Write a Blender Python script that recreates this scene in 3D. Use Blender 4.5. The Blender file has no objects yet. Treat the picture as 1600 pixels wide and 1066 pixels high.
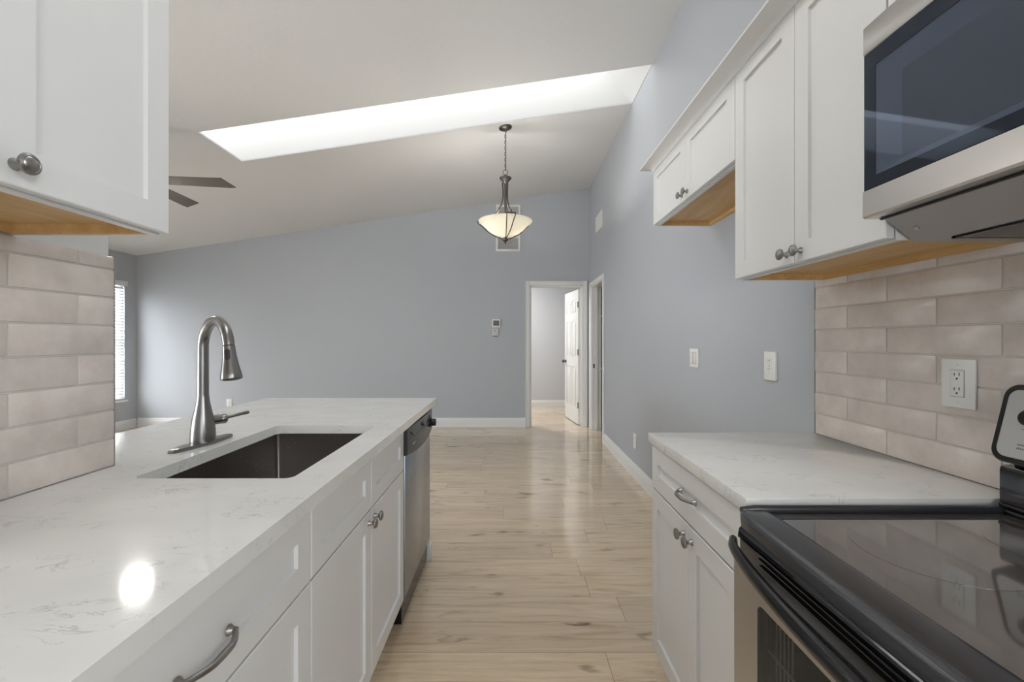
import bpy, bmesh, math, random
from mathutils import Vector, Matrix
random.seed(7)
PI = math.pi
scn = bpy.context.scene
COL = scn.collection

# ------------------------------------------------------------------ camera, world, exposure
CAMZ = 1.28
cam_d = bpy.data.cameras.new('camera'); cam = bpy.data.objects.new('camera', cam_d); COL.objects.link(cam)
cam.location = (0, 0, CAMZ); cam.rotation_euler = (PI/2, 0, 0)
cam_d.sensor_fit = 'HORIZONTAL'; cam_d.sensor_width = 36.0; cam_d.lens = 690/1600*36
cam_d.shift_x = 1/1600; cam_d.shift_y = -1/1600
cam_d.clip_start = 0.02; cam_d.clip_end = 100
scn.camera = cam
scn.view_settings.view_transform = 'Standard'; scn.view_settings.look = 'None'
scn.view_settings.gamma = 1.0; scn.view_settings.use_curve_mapping = False
scn.view_settings.exposure = 0.07
W = bpy.data.worlds.new('world'); scn.world = W; W.use_nodes = True
W.node_tree.nodes['Background'].inputs[0].default_value = (0.80, 0.90, 1.0, 1)
W.node_tree.nodes['Background'].inputs[1].default_value = 0.5
E_SKYLIGHT = 2.0      # daylight behind the skylight pane
E_WINDOW = 13.0        # daylight behind the blinds of the far left window
E_FILL_LEFT = 15.0        # fill from an unseen patio door added on the left
E_FILL_PANEL = 8.0      # fill from a panel lamp added out of view over the galley
E_FAN = 170.0          # light bowl under the ceiling fan
E_FILL_HALL = 122.0         # fill from an unseen disc lamp added beyond the far door
E_FILL_NEAR = 4.2          # fill from a window added in the wall behind the camera
E_FILL_SIDE = 9.3          # fill from a window added in the right wall behind the camera
E_BULB = 320.0         # bulbs inside the pendant bowl

# ------------------------------------------------------------------ materials
def mat(name, color=(.8, .8, .8), rough=.5, metal=0.0, spec=None, coat=0.0, build=None):
    m = bpy.data.materials.new(name); m.use_nodes = True
    nt = m.node_tree; b = nt.nodes['Principled BSDF']
    b.inputs['Base Color'].default_value = (*color, 1)
    b.inputs['Roughness'].default_value = rough
    b.inputs['Metallic'].default_value = metal
    if spec is not None: b.inputs['Specular IOR Level'].default_value = spec
    if coat: b.inputs['Coat Weight'].default_value = coat; b.inputs['Coat Roughness'].default_value = .06
    if build: build(nt, b)
    return m
def node(nt, t, **kw):
    n = nt.nodes.new(t)
    for k, v in kw.items():
        if k in n.inputs: n.inputs[k].default_value = v
        else: setattr(n, k, v)
    return n
def coords(nt, scale=(1, 1, 1), world=False):
    if world:
        g = nt.nodes.new('ShaderNodeNewGeometry'); src = g.outputs['Position']
    else:
        g = nt.nodes.new('ShaderNodeTexCoord'); src = g.outputs['Object']
    mp = nt.nodes.new('ShaderNodeMapping'); mp.inputs['Scale'].default_value = scale
    nt.links.new(src, mp.inputs['Vector']); return mp.outputs['Vector']
def noise(nt, vec, scale, detail=3, rough=.5, dist=0):
    n = nt.nodes.new('ShaderNodeTexNoise'); n.inputs['Scale'].default_value = scale
    n.inputs['Detail'].default_value = detail; n.inputs['Roughness'].default_value = rough; n.inputs['Distortion'].default_value = dist
    nt.links.new(vec, n.inputs['Vector']); return n.outputs['Fac']
def ramp(nt, fac, stops):
    r = nt.nodes.new('ShaderNodeValToRGB'); el = r.color_ramp.elements
    while len(el) < len(stops): el.new(.5)
    for e, (p, c) in zip(el, stops): e.position = p; e.color = (*c, 1)
    nt.links.new(fac, r.inputs['Fac']); return r.outputs['Color']
def bump(nt, b, h, strength, dist=.01):
    n = nt.nodes.new('ShaderNodeBump'); n.inputs['Strength'].default_value = strength; n.inputs['Distance'].default_value = dist
    nt.links.new(h, n.inputs['Height']); nt.links.new(n.outputs['Normal'], b.inputs['Normal'])
def math_(nt, op, a, b=None, c=None):
    n = nt.nodes.new('ShaderNodeMath'); n.operation = op
    for i, v in enumerate((a, b, c)):
        if v is None: continue
        if isinstance(v, (int, float)): n.inputs[i].default_value = v
        else: nt.links.new(v, n.inputs[i])
    return n.outputs[0]
def mixc(nt, fac, a, b, blend='MIX'):
    n = nt.nodes.new('ShaderNodeMix'); n.data_type = 'RGBA'; n.blend_type = blend
    for s, v in ((n.inputs['Factor'], fac), (n.inputs[6], a), (n.inputs[7], b)):
        if isinstance(v, (int, float)): s.default_value = v
        elif isinstance(v, tuple): s.default_value = (*v, 1)
        else: nt.links.new(v, s)
    return n.outputs[2]

def plaster(nt, b):
    v = coords(nt, world=True)
    bump(nt, b, noise(nt, v, 16, 4, .6), .10, .02)
M = {}
M['wall'] = mat('grey_blue_wall_paint', (.44, .462, .495), .55, build=plaster)
M['ceiling'] = mat('white_ceiling_paint', (.71, .715, .72), .8, build=plaster)
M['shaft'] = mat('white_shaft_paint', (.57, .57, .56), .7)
M['trim'] = mat('white_trim_paint', (.76, .76, .75), .35)
M['hall'] = mat('pale_hall_paint', (.55, .56, .58), .6)
M['cab'] = mat('white_cabinet_paint', (.72, .722, .715), .33)
M['plastic'] = mat('white_plastic', (.78, .775, .75), .3)
M['darkhole'] = mat('black_slot', (.015, .015, .015), .6)
def birch(nt, b):
    v = coords(nt, (14, 1.5, 14), world=True)
    c = ramp(nt, noise(nt, v, 3, 5, .6, .4), [(.3, (.52, .32, .125)), (.7, (.68, .45, .20))])
    nt.links.new(c, b.inputs['Base Color'])
M['birch'] = mat('birch_plywood', (.7, .5, .27), .45, build=birch)
def quartz(nt, b):
    v = coords(nt, (1, 1.7, 1), world=True)
    n1 = noise(nt, v, 9, 6, .62, 1.4)
    w = math_(nt, 'ABSOLUTE', math_(nt, 'SUBTRACT', n1, .5))
    vein = math_(nt, 'SUBTRACT', 1.0, math_(nt, 'SMOOTH_MIN', math_(nt, 'MULTIPLY', w, 70), 1.0, .1))
    msk = ramp(nt, noise(nt, v, 6.5, 4, .6), [(.50, (0, 0, 0)), (.60, (1, 1, 1))])
    f = math_(nt, 'MULTIPLY', vein, msk)
    base = ramp(nt, noise(nt, v, 5, 4), [(.3, (.70, .70, .68)), (.7, (.76, .76, .74))])
    c = mixc(nt, math_(nt, 'MULTIPLY', f, .62), base, (.33, .32, .31))
    nt.links.new(c, b.inputs['Base Color'])
M['quartz'] = mat('white_veined_quartz', (.8, .8, .78), .075, build=quartz)
def tile_(nt, b):
    v = coords(nt, world=True)
    a = noise(nt, v, 9, 4, .6)
    g = nt.nodes.new('ShaderNodeNewGeometry')
    c = ramp(nt, a, [(.32, (.58, .515, .47)), (.62, (.70, .63, .58))])
    rnd = math_(nt, 'MULTIPLY_ADD', g.outputs['Random Per Island'], .07, .965)
    cc = nt.nodes.new('ShaderNodeVectorMath'); cc.operation = 'SCALE'
    nt.links.new(c, cc.inputs[0]); nt.links.new(rnd, cc.inputs['Scale'])
    nt.links.new(cc.outputs[0], b.inputs['Base Color'])
    bump(nt, b, noise(nt, v, 14, 3), .10, .01)
M['tile'] = mat('greige_ceramic_tile', (.6, .54, .5), .22, build=tile_)
M['grout'] = mat('grey_grout', (.57, .53, .495), .8)
def wood(nt, b):
    L, Wd = 1.28, .1965
    g = nt.nodes.new('ShaderNodeNewGeometry'); s = nt.nodes.new('ShaderNodeSeparateXYZ')
    nt.links.new(g.outputs['Position'], s.inputs[0]); X, Y = s.outputs[0], s.outputs[1]
    yy = math_(nt, 'DIVIDE', math_(nt, 'SUBTRACT', Y, 1.811-.1965*40), Wd)
    row = math_(nt, 'FLOOR', yy); fy = math_(nt, 'FRACT', yy)
    wn = nt.nodes.new('ShaderNodeTexWhiteNoise'); wn.noise_dimensions = '1D'; nt.links.new(row, wn.inputs['W'])
    xx = math_(nt, 'ADD', math_(nt, 'DIVIDE', X, L), math_(nt, 'MULTIPLY_ADD', wn.outputs['Value'], 3.0, 20.0))
    colm = math_(nt, 'FLOOR', xx); fx = math_(nt, 'FRACT', xx)
    wn2 = nt.nodes.new('ShaderNodeTexWhiteNoise'); wn2.noise_dimensions = '2D'
    cb = nt.nodes.new('ShaderNodeCombineXYZ'); nt.links.new(row, cb.inputs[0]); nt.links.new(colm, cb.inputs[1]); nt.links.new(cb.outputs[0], wn2.inputs['Vector'])
    pid = wn2.outputs['Value']
    off = nt.nodes.new('ShaderNodeCombineXYZ')
    nt.links.new(math_(nt, 'ADD', X, math_(nt, 'MULTIPLY', pid, 37.0)), off.inputs[0])
    nt.links.new(math_(nt, 'MULTIPLY', Y, 11.0), off.inputs[1]); nt.links.new(math_(nt, 'MULTIPLY', pid, 91.0), off.inputs[2])
    g1 = noise(nt, off.outputs[0], 1.9, 9, .68, .9)
    off2 = nt.nodes.new('ShaderNodeCombineXYZ')
    nt.links.new(math_(nt, 'ADD', X, math_(nt, 'MULTIPLY', pid, 17.0)), off2.inputs[0])
    nt.links.new(math_(nt, 'MULTIPLY', Y, 3.2), off2.inputs[1]); nt.links.new(math_(nt, 'MULTIPLY', pid, 51.0), off2.inputs[2])
    g2 = noise(nt, off2.outputs[0], 4.2, 3, .5, .5)
    c = ramp(nt, g1, [(.30, (.48, .365, .235)), (.47, (.68, .545, .385)), (.70, (.80, .66, .485))])
    knot = ramp(nt, g2, [(.26, (.42, .38, .34)), (.36, (1, 1, 1))])
    c = mixc(nt, 1.0, c, knot, 'MULTIPLY')
    tint = ramp(nt, pid, [(0, (.86, .83, .82)), (.5, (1, 1, 1)), (1, (1.0, .99, .95))])
    c = mixc(nt, 1.0, c, tint, 'MULTIPLY')
    ey = math_(nt, 'MINIMUM', fy, math_(nt, 'SUBTRACT', 1.0, fy)); ex = math_(nt, 'MINIMUM', fx, math_(nt, 'SUBTRACT', 1.0, fx))
    seam = math_(nt, 'MAXIMUM', math_(nt, 'LESS_THAN', ey, .008), math_(nt, 'LESS_THAN', ex, .0013))
    c = mixc(nt, math_(nt, 'MULTIPLY', seam, .55), c, (.16, .11, .07))
    nt.links.new(c, b.inputs['Base Color'])
    nt.links.new(math_(nt, 'MULTIPLY_ADD', g1, .10, .08), b.inputs['Roughness'])
    bump(nt, b, g1, .03, .01)
M['wood'] = mat('light_oak_plank', (.5, .38, .25), .25, spec=.85, coat=.5, build=wood)
def brushed(axis, sc=(1, 1, 1)):
    def f(nt, b):
        v = coords(nt, sc, world=True)
        n = noise(nt, v, 90, 2)
        nt.links.new(math_(nt, 'MULTIPLY_ADD', n, .16, .22), b.inputs['Roughness'])
    return f
M['steel'] = mat('brushed_stainless_steel', (.56, .545, .53), .3, 1.0, )
def wet(nt, b):
    v = coords(nt, world=True); n = noise(nt, v, 170, 2, .5)
    m_ = noise(nt, v, 9, 2)
    f = math_(nt, 'MULTIPLY', ramp(nt, n, [(.66, (0, 0, 0)), (.70, (1, 1, 1))]), ramp(nt, m_, [(.40, (0, 0, 0)), (.60, (1, 1, 1))]))
    nt.links.new(mixc(nt, f, (.27, .25, .235), (.62, .60, .58)), b.inputs['Base Color'])
M['sinksteel'] = mat('sink_stainless_steel', (.27, .25, .235), .30, 1.0, build=wet)
M['dwsteel'] = mat('dark_stainless_steel', (.35, .38, .43), .27, 1.0)
M['nickel'] = mat('brushed_nickel', (.33, .32, .31), .30, 1.0)
M['faucet'] = mat('spot_resist_steel', (.25, .243, .236), .30, 1.0)
M['gunmetal'] = mat('grey_microwave_metal', (.40, .385, .38), .42, .6)
M['blackgloss'] = mat('black_gloss_enamel', (.006, .006, .008), .10, coat=.4)
M['doorblack'] = mat('blue_black_door_enamel', (.004, .007, .013), .5, spec=.2)
M['rimblack'] = mat('black_satin_enamel', (.026, .028, .033), .27, spec=.8)
M['blackplastic'] = mat('black_plastic', (.007, .007, .008), .20, spec=.38)
M['charcoal'] = mat('charcoal_plastic', (.03, .03, .032), .30)
M['rubber'] = mat('black_rubber', (.012, .012, .012), .5)
def cook(nt, b):
    v = coords(nt, world=True)
    n = noise(nt, v, 900, 1)
    c = ramp(nt, n, [(.35, (.060, .054, .051)), (.75, (.105, .095, .090))])  # fine speckle, base lifted to stand in for the backsplash reflection
    nt.links.new(c, b.inputs['Base Color'])
M['cooktop'] = mat('speckled_black_glass', (.02, .02, .02), .06, spec=1.0, coat=1.0, build=cook)
M['burner'] = mat('burner_ring_print', (.104, .095, .090), .06, spec=1.0, coat=1.0)
M['panel'] = mat('silver_panel', (.40, .40, .39), .40, .25)
M['ink'] = mat('grey_print', (.10, .10, .10), .5)
M['bronze'] = mat('dark_bronze', (.11, .10, .092), .32, .9)
M['fanblade'] = mat('dark_fan_blade', (.085, .075, .066), .5)
M['ventgrey'] = mat('vent_shadow_grey', (.18, .18, .18), .8)
M['screen'] = mat('grey_lcd', (.10, .105, .10), .25)
M['closet'] = mat('dark_closet_wall', (.14, .14, .15), .8)  # closet walls in one even dark grey
M['cardboard'] = mat('dark_box', (.03, .03, .032), .7)
M['brass'] = mat('aged_brass', (.22, .17, .10), .4, .9)
M['mesh'] = mat('microwave_mesh', (.085, .089, .10), .5)
M['cavity'] = mat('microwave_cavity', (.15, .16, .185), .45, 0)
M['filter'] = mat('filter_mesh', (.16, .15, .145), .45, .7)
M['lens'] = mat('frosted_lamp_lens', (.55, .48, .42), .5)
def emis(name, color, strength):
    m = bpy.data.materials.new(name); m.use_nodes = True; nt = m.node_tree
    nt.nodes.clear(); o = nt.nodes.new('ShaderNodeOutputMaterial'); e = nt.nodes.new('ShaderNodeEmission')
    e.inputs[0].default_value = (*color, 1); e.inputs[1].default_value = strength
    nt.links.new(e.outputs[0], o.inputs[0]); return m
M['skypane'] = emis('daylit_skylight_pane', (1.0, 1.0, 1.0), E_SKYLIGHT)
M['winpane'] = emis('daylit_window_pane', (.93, .97, 1.0), E_WINDOW)
M['fillpane_left'] = emis('fill_patio_door_pane', (.93, .97, 1.0), E_FILL_LEFT)
M['fillpanel'] = emis('fill_panel_diffuser', (1.0, .97, .92), E_FILL_PANEL)
M['fanlamp'] = emis('lit_fan_lamp', (1.0, .97, .92), E_FAN)
M['fillhall'] = emis('fill_hall_lamp', (1.0, .98, .95), E_FILL_HALL)
M['bulb'] = emis('lit_bulb', (1.0, .95, .87), E_BULB)
M['fillpane_side'] = emis('fill_side_window_pane', (.95, .98, 1.0), E_FILL_SIDE)
M['fillpane_near'] = emis('fill_near_window_pane', (.95, .98, 1.0), E_FILL_NEAR)
def bowlmat():
    m = bpy.data.materials.new('cream_alabaster_glass'); m.use_nodes = True; nt = m.node_tree
    b = nt.nodes['Principled BSDF']; b.inputs['Base Color'].default_value = (.80, .78, .72, 1); b.inputs['Roughness'].default_value = .25
    t = nt.nodes.new('ShaderNodeBsdfTranslucent'); t.inputs[0].default_value = (.92, .89, .80, 1)
    mx = nt.nodes.new('ShaderNodeMixShader'); mx.inputs[0].default_value = .46
    nt.links.new(b.outputs[0], mx.inputs[1]); nt.links.new(t.outputs[0], mx.inputs[2])
    nt.links.new(mx.outputs[0], nt.nodes['Material Output'].inputs[0]); return m
M['bowl'] = bowlmat()
def glassmat(name, tint):
    m = bpy.data.materials.new(name); m.use_nodes = True; nt = m.node_tree
    nt.nodes.remove(nt.nodes['Principled BSDF'])
    tr = nt.nodes.new('ShaderNodeBsdfTransparent'); tr.inputs[0].default_value = (*tint, 1)
    gl = nt.nodes.new('ShaderNodeBsdfGlossy'); gl.inputs['Roughness'].default_value = .03; gl.inputs[0].default_value = (.75, .85, 1, 1)
    lw = nt.nodes.new('ShaderNodeLayerWeight'); lw.inputs[0].default_value = .5      # Schlick reflectance of plain glass
    fr = math_(nt, 'MULTIPLY_ADD', math_(nt, 'POWER', lw.outputs['Facing'], 5.0), .95, .032)
    mx = nt.nodes.new('ShaderNodeMixShader'); nt.links.new(fr, mx.inputs[0])
    nt.links.new(tr.outputs[0], mx.inputs[1]); nt.links.new(gl.outputs[0], mx.inputs[2])
    nt.links.new(mx.outputs[0], nt.nodes['Material Output'].inputs[0]); return m
M['smoked'] = glassmat('smoked_glass', (.82, .85, .90))
M['ovenglass'] = glassmat('dark_oven_glass', (.70, .69, .68))

# ------------------------------------------------------------------ mesh builder
WORLD = {}
class MB:
    def __init__(s): s.bm = bmesh.new()
    def _add(s, verts, faces):
        vs = [s.bm.verts.new(v) for v in verts]; out = []
        for f in faces:
            try: out.append(s.bm.faces.new([vs[i] for i in f]))
            except ValueError: pass
        return vs, out
    def box(s, x0, x1, y0, y1, z0, z1, bev=0.0, seg=2):
        x0, x1 = sorted((x0, x1)); y0, y1 = sorted((y0, y1)); z0, z1 = sorted((z0, z1))
        v = [(x0,y0,z0),(x1,y0,z0),(x1,y1,z0),(x0,y1,z0),(x0,y0,z1),(x1,y0,z1),(x1,y1,z1),(x0,y1,z1)]
        return s.hexa(v, bev, seg)
    def hexa(s, v, bev=0.0, seg=2):
        vs, fs = s._add(v, [(0,3,2,1),(4,5,6,7),(0,1,5,4),(1,2,6,5),(2,3,7,6),(3,0,4,7)])
        if bev > 0:
            ed = list({e for f in fs for e in f.edges})
            bmesh.ops.bevel(s.bm, geom=ed, offset=bev, segments=seg, profile=.5, affect='EDGES')
        return s
    def rings(s, rings, closed=True, cap0=True, cap1=True):
        rv = [[s.bm.verts.new(p) for p in r] for r in rings]; n = len(rv[0])
        for a, b in zip(rv[:-1], rv[1:]):
            for i in range(n if closed else n-1):
                j = (i+1) % n
                try: s.bm.faces.new((a[i], a[j], b[j], b[i]))
                except ValueError: pass
        if cap0: s.bm.faces.new(list(reversed(rv[0])))
        if cap1: s.bm.faces.new(rv[-1])
        return s
    def lathe(s, origin, axis, prof, n=24, cap0=True, cap1=True):
        a = Vector(axis).normalized(); u = a.orthogonal().normalized(); w = a.cross(u); o = Vector(origin)
        rr = [[o + a*t + (u*math.cos(2*PI*i/n) + w*math.sin(2*PI*i/n))*max(r, 1e-5) for i in range(n)] for r, t in prof]
        return s.rings(rr, True, cap0, cap1)
    def tube(s, pts, r, n=12, closed=False, flat=None):
        P = [Vector(p) for p in pts]; m = len(P); R = r if isinstance(r, (list, tuple)) else [r]*m
        T = []
        for i in range(m):
            if closed: t = P[(i+1) % m]-P[i-1]
            else: t = P[min(i+1, m-1)]-P[max(i-1, 0)]
            T.append(t.normalized())
        u = T[0].orthogonal().normalized() if flat is None else (Vector(flat)-T[0]*Vector(flat).dot(T[0])).normalized()
        rr = []
        for i in range(m):
            u = (u - T[i]*u.dot(T[i])).normalized(); w = T[i].cross(u)
            a, b = R[i] if isinstance(R[i], (list, tuple)) else (R[i], R[i])
            rr.append([P[i] + u*math.cos(2*PI*k/n)*a + w*math.sin(2*PI*k/n)*b for k in range(n)])
        if closed: rr.append(rr[0]); return s.rings(rr, True, False, False)
        return s.rings(rr)
    def prism(s, poly, axis, a0, a1):
        """poly: 2D points in the plane across the axis ('x': (y,z), 'y': (x,z), 'z': (x,y))"""
        def p(q, a):
            return (a, q[0], q[1]) if axis == 'x' else (q[0], a, q[1]) if axis == 'y' else (q[0], q[1], a)
        return s.rings([[p(q, a0) for q in poly], [p(q, a1) for q in poly]])
    def build(s, name, m, parent=None, kind=None, label=None, cat=None, group=None, loc=None, smooth=40):
        bm = s.bm
        bmesh.ops.remove_doubles(bm, verts=bm.verts, dist=1e-6)
        bmesh.ops.recalc_face_normals(bm, faces=bm.faces)
        ang = math.radians(smooth)
        for f in bm.faces: f.smooth = True
        for e in bm.edges:
            e.smooth = len(e.link_faces) == 2 and e.calc_face_angle(0) < ang
        if loc is None:
            if parent is not None: loc = WORLD[parent.name]
            elif kind == 'structure': loc = Vector((0, 0, 0))
            else:
                xs = [v.co for v in bm.verts]
                lo = Vector([min(c[i] for c in xs) for i in range(3)]); hi = Vector([max(c[i] for c in xs) for i in range(3)])
                loc = Vector(((lo.x+hi.x)/2, (lo.y+hi.y)/2, lo.z))
        loc = Vector(loc)
        bmesh.ops.translate(bm, verts=bm.verts, vec=-loc)
        me = bpy.data.meshes.new(name); bm.to_mesh(me); bm.free(); me.materials.append(M[m])
        o = bpy.data.objects.new(name, me); COL.objects.link(o)
        WORLD[o.name] = loc
        if parent is not None:
            o.parent = parent; o.location = loc - WORLD[parent.name]
        else: o.location = loc
        tag(o, label, cat, group, kind)
        return o
def tag(o, label=None, cat=None, group=None, kind=None):
    if label: o['label'] = label
    if cat: o['category'] = cat
    if group: o['group'] = group
    if kind: o['kind'] = kind
def thing(name, loc, label, cat, group=None):
    o = bpy.data.objects.new(name, None); COL.objects.link(o); o.location = loc; o.empty_display_size = .1
    WORLD[o.name] = Vector(loc); tag(o, label, cat, group); return o
def struct(name, mb, m, parent=None, **k): return mb.build(name, m, parent, kind='structure' if parent is None else None, **k)

# ------------------------------------------------------------------ room shell
XR, XL, YF, YN = 1.15, -5.54, 6.53, -2.0
def zc(x): return 3.3587 + .149*x
SKX, SK0, SK1 = -2.556, 3.60, 4.19
struct('floor', MB().box(XL-.15, 2.1, YN-.15, 8.7, -.1, 0), 'wood')
c = MB()
def slab(x0, x1, y0, y1, t=.012):
    c.hexa([(x0,y0,zc(x0)),(x1,y0,zc(x1)),(x1,y1,zc(x1)),(x0,y1,zc(x0)),(x0,y0,zc(x0)+t),(x1,y0,zc(x1)+t),(x1,y1,zc(x1)+t),(x0,y1,zc(x0)+t)])
slab(XL, XR, YN, SK0); slab(XL, XR, SK1, YF); slab(XL, SKX, SK0, SK1)
struct('ceiling', c, 'ceiling')
# skylight shaft: straight near and left faces, the far face splays outward
SD, SH, FL = 1.15, 1.035, 1.35
s = MB(); e = .012
def zz(x, d): return zc(x)+d
x0, x1 = SKX-FL-.1, XR
s.hexa([(x0,SK0-.1,zz(x0,e)),(x1,SK0-.1,zz(x1,e)),(x1,SK0,zz(x1,e)),(x0,SK0,zz(x0,e)),(x0,SK0-.1,zz(x0,SH)),(x1,SK0-.1,zz(x1,SH)),(x1,SK0,zz(x1,SH)),(x0,SK0,zz(x0,SH))])
s.hexa([(x0,SK1+e*.9,zz(x0,e)),(x1,SK1+e*.9,zz(x1,e)),(x1,SK1+.2,zz(x1,e)),(x0,SK1+.2,zz(x0,e)),(x0,SK1+SD,zz(x0,SH)),(x1,SK1+SD,zz(x1,SH)),(x1,SK1+SD+.15,zz(x1,SH)),(x0,SK1+SD+.15,zz(x0,SH))])
xa, xb = SKX, SKX-FL
s.hexa([(xa-.2,SK0,zz(xa-.2,e)),(xa,SK0,zz(xa,e)),(xa,SK1+.1,zz(xa,e)),(xa-.2,SK1+.1,zz(xa-.2,e)),(xb-.1,SK0,zz(xb-.1,SH)),(xb,SK0,zz(xb,SH)),(xb,SK1+SD,zz(xb,SH)),(xb-.1,SK1+SD,zz(xb-.1,SH))])
xe = XR-.004
s.hexa([(xe,SK0,zz(xe,.001)),(XR-.0005,SK0,zz(xe,.001)),(XR-.0005,SK1,zz(xe,.001)),(xe,SK1,zz(xe,.001)),(xe,SK0,zz(xe,SH)),(XR-.0005,SK0,zz(xe,SH)),(XR-.0005,SK1+SD,zz(xe,SH)),(xe,SK1+SD,zz(xe,SH))])
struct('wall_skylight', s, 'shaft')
s = MB(); x0 = SKX-FL-.1
s.hexa([(x0,SK0-.1,zz(x0,SH)),(x1,SK0-.1,zz(x1,SH)),(x1,SK1+SD+.15,zz(x1,SH)),(x0,SK1+SD+.15,zz(x0,SH)),(x0,SK0-.1,zz(x0,SH+.03)),(x1,SK0-.1,zz(x1,SH+.03)),(x1,SK1+SD+.15,zz(x1,SH+.03)),(x0,SK1+SD+.15,zz(x0,SH+.03))])
struct('window_3', s, 'skypane')
# walls
DX0, DX1, DZ = .272, 1.058, 2.095       # far door opening
RY0, RY1, RZ = 5.52, 6.30, 2.05         # doorway in the right wall
KY0, KY1, KZ0, KZ1 = -1.75, -.35, 1.45, 2.45     # added fill window in the right wall behind the camera
w = MB(); w.box(XR, XR+.12, YN, KY0, 0, 4.8); w.box(XR, XR+.12, KY0, KY1, 0, KZ0); w.box(XR, XR+.12, KY0, KY1, KZ1, 4.8); w.box(XR, XR+.12, KY1, RY0, 0, 4.8); w.box(XR, XR+.12, RY1, YF+.12, 0, 4.8); w.box(XR, XR+.12, RY0, RY1, RZ, 4.8)
struct('wall_right', w, 'wall')
w = MB(); w.box(XL, DX0, YF, YF+.12, 0, 3.9); w.box(DX1, XR, YF, YF+.12, 0, 3.9); w.box(DX0, DX1, YF, YF+.12, DZ, 3.9)
struct('wall_far', w, 'wall')
WY0, WY1, WZ0, WZ1 = 5.0, 6.325, .43, 2.11   # blind-covered window
SY0, SY1, SZ1 = -1.3, .9, 2.1                # added patio door, unseen behind the tiled wall
w = MB(); w.box(XL-.12, XL, YN, SY0, 0, 3); w.box(XL-.12, XL, SY1, WY0, 0, 3); w.box(XL-.12, XL, WY1, YF+.12, 0, 3)
w.box(XL-.12, XL, SY0, SY1, SZ1, 3); w.box(XL-.12, XL, WY0, WY1, 0, WZ0); w.box(XL-.12, XL, WY0, WY1, WZ1, 3)
struct('wall_left', w, 'wall')
NX0, NX1, NZ0, NZ1 = -.05, 1.08, .25, 2.30     # added fill window in the wall behind the camera
w = MB(); w.box(XL-.12, NX0, YN-.12, YN, 0, 3.9); w.box(NX1, XR+.12, YN-.12, YN, 0, 3.9); w.box(NX0, NX1, YN-.12, YN, 0, NZ0); w.box(NX0, NX1, YN-.12, YN, NZ1, 3.9)
struct('wall_near', w, 'wall')
f = MB(); f.box(NX0, NX0+.05, YN-.1, YN-.03, NZ0, NZ1); f.box(NX1-.05, NX1, YN-.1, YN-.03, NZ0, NZ1); f.box(NX0+.05, NX1-.05, YN-.1, YN-.03, NZ0, NZ0+.05); f.box(NX0+.05, NX1-.05, YN-.1, YN-.03, NZ1-.05, NZ1); f.box(.49, .54, YN-.1, YN-.03, NZ0+.05, NZ1-.05)
nw = struct('fill_window_near', f, 'trim')  # unseen window, added to brighten the galley from behind
MB().box(NX0+.04, NX1-.04, YN-.08, YN-.07, NZ0+.04, NZ1-.04).build('pane', 'fillpane_near', nw)
PX = -1.119
f = MB(); f.box(XR+.04, XR+.10, KY0, KY0+.05, KZ0, KZ1); f.box(XR+.04, XR+.10, KY1-.05, KY1, KZ0, KZ1); f.box(XR+.04, XR+.10, KY0+.05, KY1-.05, KZ0, KZ0+.05); f.box(XR+.04, XR+.10, KY0+.05, KY1-.05, KZ1-.05, KZ1)
kw = struct('fill_window_side', f, 'trim')  # unseen window, added as fill for the cabinet faces
MB().box(XR+.08, XR+.09, KY0+.04, KY1-.04, KZ0+.04, KZ1-.04).build('pane', 'fillpane_side', kw)
struct('wall_partition', MB().box(PX-.12, PX, YN, 1.226, 0, zc(PX-.12)-.002), 'cab')
struct('wall_peninsula', MB().box(PX-.12, PX, 1.226, 2.6, 0, .893), 'wall')
# room beyond the far door
struct('wall_hall', MB().box(-1.6, 1.5, 8.54, 8.66, 0, 2.6).box(-1.72, -1.6, YF+.12, 8.66, 0, 2.6).box(1.38, 1.5, YF+.12, 8.54, 0, 2.6), 'hall')
struct('ceiling_hall', MB().box(-1.72, 1.5, YF+.12, 8.66, 2.6, 2.66), 'ceiling')
# closet behind the right doorway
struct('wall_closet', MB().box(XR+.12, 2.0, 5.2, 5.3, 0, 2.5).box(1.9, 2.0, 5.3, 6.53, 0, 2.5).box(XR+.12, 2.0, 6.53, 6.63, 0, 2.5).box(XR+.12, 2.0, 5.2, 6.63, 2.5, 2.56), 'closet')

def base_profile(h=.135, t=.016):
    return [(0, 0), (t, 0), (t, h*.68), (t*.8, h*.70), (t*.8, h*.80), (t*.5, h*.90), (t*.35, h), (0, h)]
b = MB()
b.prism([(XR-p, z) for p, z in base_profile()], 'y', 1.70, RY0-.062)
struct('baseboard_right', b, 'trim')
b = MB(); b.prism([(YF-p, z) for p, z in base_profile()], 'x', XL+.02, DX0-.064); struct('baseboard_far', b, 'trim')
b = MB(); b.prism([(XL+p, z) for p, z in base_profile()], 'y', SY1+.1, YF-.02); struct('baseboard_left', b, 'trim')
b = MB(); b.prism([(8.54-p, z) for p, z in base_profile(.125)], 'x', -1.6, 1.38); struct('baseboard_hall', b, 'trim')

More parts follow.
